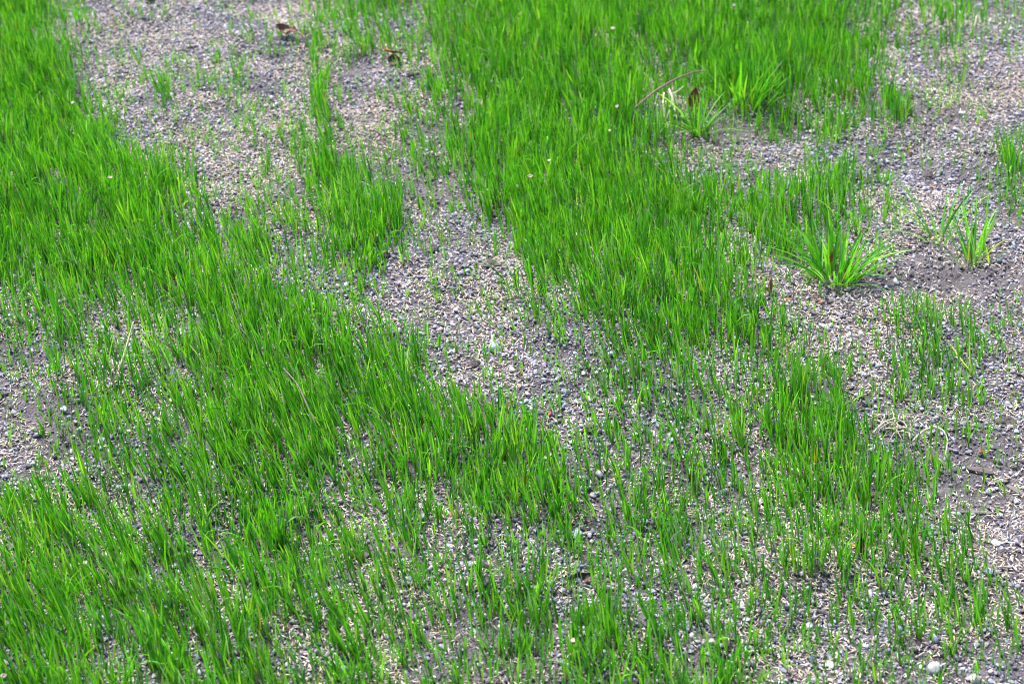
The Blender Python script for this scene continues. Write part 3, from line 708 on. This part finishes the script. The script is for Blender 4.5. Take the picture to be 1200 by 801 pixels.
def root_mat(name, paths, rads, mat, label, cat, parts=False):
    V, Fq = [], []; off = 0; o0 = None
    for pts, r in zip(paths, rads):
        P = np.array([(lambda q: (q[0], q[1], q[2] + up))(at(a, b)) for a, b, up in pts])
        if o0 is None: o0 = P[0].copy()
        t = np.linspace(0, len(P) - 1, len(P) * 6); out = np.stack([np.interp(t, np.arange(len(P)), P[:, i]) for i in range(3)], 1)
        for _ in range(4): out[1:-1] = (out[:-2] + 2 * out[1:-1] + out[2:]) / 4
        v, f = tube(out - o0, np.linspace(r, r * 0.5, len(out)), 6)
        V.append(v); Fq += [tuple(i + off for i in q) for q in f]; off += len(v)
    o = link(name, py_mesh(name, np.vstack(V), Fq, mat)); o.location = o0
    return tag(o, label, cat)
paths = []; rads = []
for i in range(22):
    a = rng.uniform(0, 2 * np.pi); ln_ = rng.uniform(14, 34)
    sx, sy = 1052 + rng.normal(0, 8), 508 + rng.normal(0, 4)
    c1 = a + rng.normal(0, 0.5)
    paths.append([(sx, sy, 0.006), (sx + math.cos(a) * ln_ * 0.4, sy + math.sin(a) * ln_ * 0.22, 0.010), (sx + math.cos(c1) * ln_, sy + math.sin(c1) * ln_ * 0.5, 0.004)])
    rads.append(rng.uniform(0.0004, 0.0007))
paths += [[(1068, 524, 0.006), (1080, 516, 0.010), (1093, 513, 0.012), (1104, 518, 0.012), (1109, 527, 0.010), (1107, 540, 0.004)],
          [(1022, 511, 0.003), (1034, 505, 0.009), (1048, 501, 0.010), (1060, 505, 0.008), (1066, 518, 0.004)],
          [(1048, 502, 0.006), (1046, 490, 0.005), (1043, 480, 0.003)]]
rads += [0.0009, 0.0008, 0.0007]
root_mat('dry_root_mat', paths, rads, M_WHITE, 'tangled mat of pale dry roots on the right gravel', 'dry roots')
root_mat('dry_root', [[(783, 126, 0.022), (787, 133, 0.020), (790, 140, 0.012), (793, 150, 0.010)], [(785, 130, 0.020), (792, 128, 0.021), (800, 124, 0.024)], [(787, 133, 0.020), (784, 141, 0.014), (781, 149, 0.010)]],
         [0.0013, 0.0008, 0.0006], M_WHITE, 'white forked dry root under the purple-brown stem', 'dry roots')
strand('straw_stalk', [(777, 132, 0.024), (776, 140, 0.018), (779, 147, 0.008), (784, 152, 0.002)], [0.0009, 0.0010, 0.0008], M_TAN, 'tan curved straw left of the white forked root', 'straw', 'dry stems')

def chip(pxy, ln_, wd, th, yaw, mat, label, name='wood_chip', tilt=0.0):
    n = 9; V = []; Fq = []; ln_, wd, th = ln_ * 0.78, wd * 0.7, th * 0.7
    for i in range(n):
        t = i / (n - 1); e = (math.sin(math.pi * (0.08 + 0.84 * t))) ** 0.5
        for j in range(8):
            a = 2 * math.pi * j / 8
            V.append((ln_ * (t - 0.5), wd / 2 * e * math.copysign(abs(math.cos(a)) ** 0.6, math.cos(a)) * rng.uniform(0.82, 1.12), th / 2 * e * math.copysign(abs(math.sin(a)) ** 0.6, math.sin(a)) * rng.uniform(0.8, 1.15)))
    for i in range(n - 1):
        for j in range(8):
            b = (j + 1) % 8; Fq.append((i * 8 + j, i * 8 + b, i * 8 + 8 + b, i * 8 + 8 + j))
    Fq += [tuple(range(7, -1, -1)), tuple(range((n - 1) * 8, n * 8))]
    return litter(name, pxy, py_mesh(name, np.array(V), Fq, mat, smooth=False), (0.1, tilt, yaw), label, 'wood chip', 'wood chips')
chip((1148, 554), 0.026, 0.010, 0.006, R(-20), M_DARKWOOD, 'dark brown wood piece on the right gravel')
chip((1142, 602), 0.034, 0.005, 0.004, R(-4), M_WOOD, 'long thin grey wood splinter below the dark brown wood piece')
chip((1190, 577), 0.022, 0.007, 0.005, R(-50), M_WOOD, 'slanting grey wood piece by the right photo edge')
chip((1172, 566), 0.016, 0.006, 0.004, R(10), M_WOOD, 'small grey wood flake right of the dark brown wood piece')
chip((1041, 622), 0.020, 0.004, 0.004, R(48), M_WOOD, 'narrow grey splinter slanting by the dark red leaf')
chip((204, 452), 0.026, 0.006, 0.003, R(100), M_PALECHIP, 'whitish standing sliver between stems of left grass', tilt=R(-50))
chip((209, 448), 0.018, 0.005, 0.003, R(105), M_PALECHIP, 'shorter whitish sliver leaning beside the longer one', tilt=R(-45))
chip((383, 338), 0.026, 0.003, 0.003, R(-8), M_DARKWOOD, 'dark red-brown stick lying at the grass edge below the seedling')
chip((575, 313), 0.024, 0.005, 0.004, R(12), M_DARKWOOD, 'dark wood strip across the top of the bare strip')
chip((560, 690), 0.018, 0.003, 0.003, R(42), M_WOOD, 'grey stick slanting on smooth soil in the lower grass')
chip((1060, 470), 0.022, 0.005, 0.003, R(-6), M_DARKWOOD, 'brown wood flake above the pale root mat')
chip((930, 657), 0.020, 0.005, 0.003, R(-15), M_TAN, 'tan wood flake among the lower right grass')
chip((880, 755), 0.030, 0.004, 0.004, R(8), M_WOOD, 'grey twig piece in the lowest gravel')
# round clover-like seedling leaf
litter('seedling_leaf', (1085, 632), leaf_mesh('seedling_leaf', 0.010, 0.009, grainy('clover_green', (0.045, 0.15, 0.03), rough=0.5, noise=200), curl=0.2, roll=0.3, nU=9, nV=7), (0.5, 0, 0.4), 'round dark green seedling leaf among lower right grass', 'seedling', lift=0.008)

# ------------------------------------------------------------------ light: bright overcast
SUN_EL, SUN_AZ = 58.0, -35.0          # degrees; azimuth from +Y (away from the camera) towards +X
w = bpy.data.worlds.new('World'); scene.world = w; w.use_nodes = True
nt = w.node_tree; bg = nt.nodes['Background']
sky = nt.nodes.new('ShaderNodeTexSky'); sky.sky_type = 'NISHITA'; sky.sun_disc = False
sky.sun_elevation = R(SUN_EL); sky.sun_rotation = R(SUN_AZ)
sky.air_density = 1.0; sky.dust_density = 3.0; sky.ozone_density = 1.0
nt.links.new(sky.outputs[0], bg.inputs['Color']); bg.inputs['Strength'].default_value = 0.050
sl = bpy.data.lights.new('sun', 'SUN'); sl.energy = 1.5; sl.angle = R(10); sl.color = (1.0, 0.965, 0.92)
so = bpy.data.objects.new('sun', sl); COL.objects.link(so)
from mathutils import Vector
d = Vector((math.sin(R(SUN_AZ)) * math.cos(R(SUN_EL)), math.cos(R(SUN_AZ)) * math.cos(R(SUN_EL)), math.sin(R(SUN_EL))))
so.rotation_euler = d.to_track_quat('Z', 'Y').to_euler(); so.location = d * 5

# ------------------------------------------------------------------ camera
cam = bpy.data.cameras.new('camera'); co = bpy.data.objects.new('camera', cam); COL.objects.link(co)
co.location = (0, 0, CAM_H); co.rotation_euler = (R(90) - PITCH, 0, 0)
cam.sensor_fit = 'HORIZONTAL'; cam.sensor_width = 36; cam.lens = 18 / TH
cam.clip_start = 0.02; cam.clip_end = 500
cam.dof.use_dof = True; cam.dof.focus_distance = 1.56; cam.dof.aperture_fstop = 10.5; cam.dof.aperture_blades = 7
scene.camera = co

vs = scene.view_settings; vs.view_transform = 'Standard'; vs.look = 'None'; vs.gamma = 1.0; vs.use_curve_mapping = False
vs.exposure = 3.02
scene.cycles.filter_width = 1.0; scene.cycles.max_bounces = 8; scene.cycles.diffuse_bounces = 4; scene.cycles.transmission_bounces = 4; scene.cycles.use_denoising = True
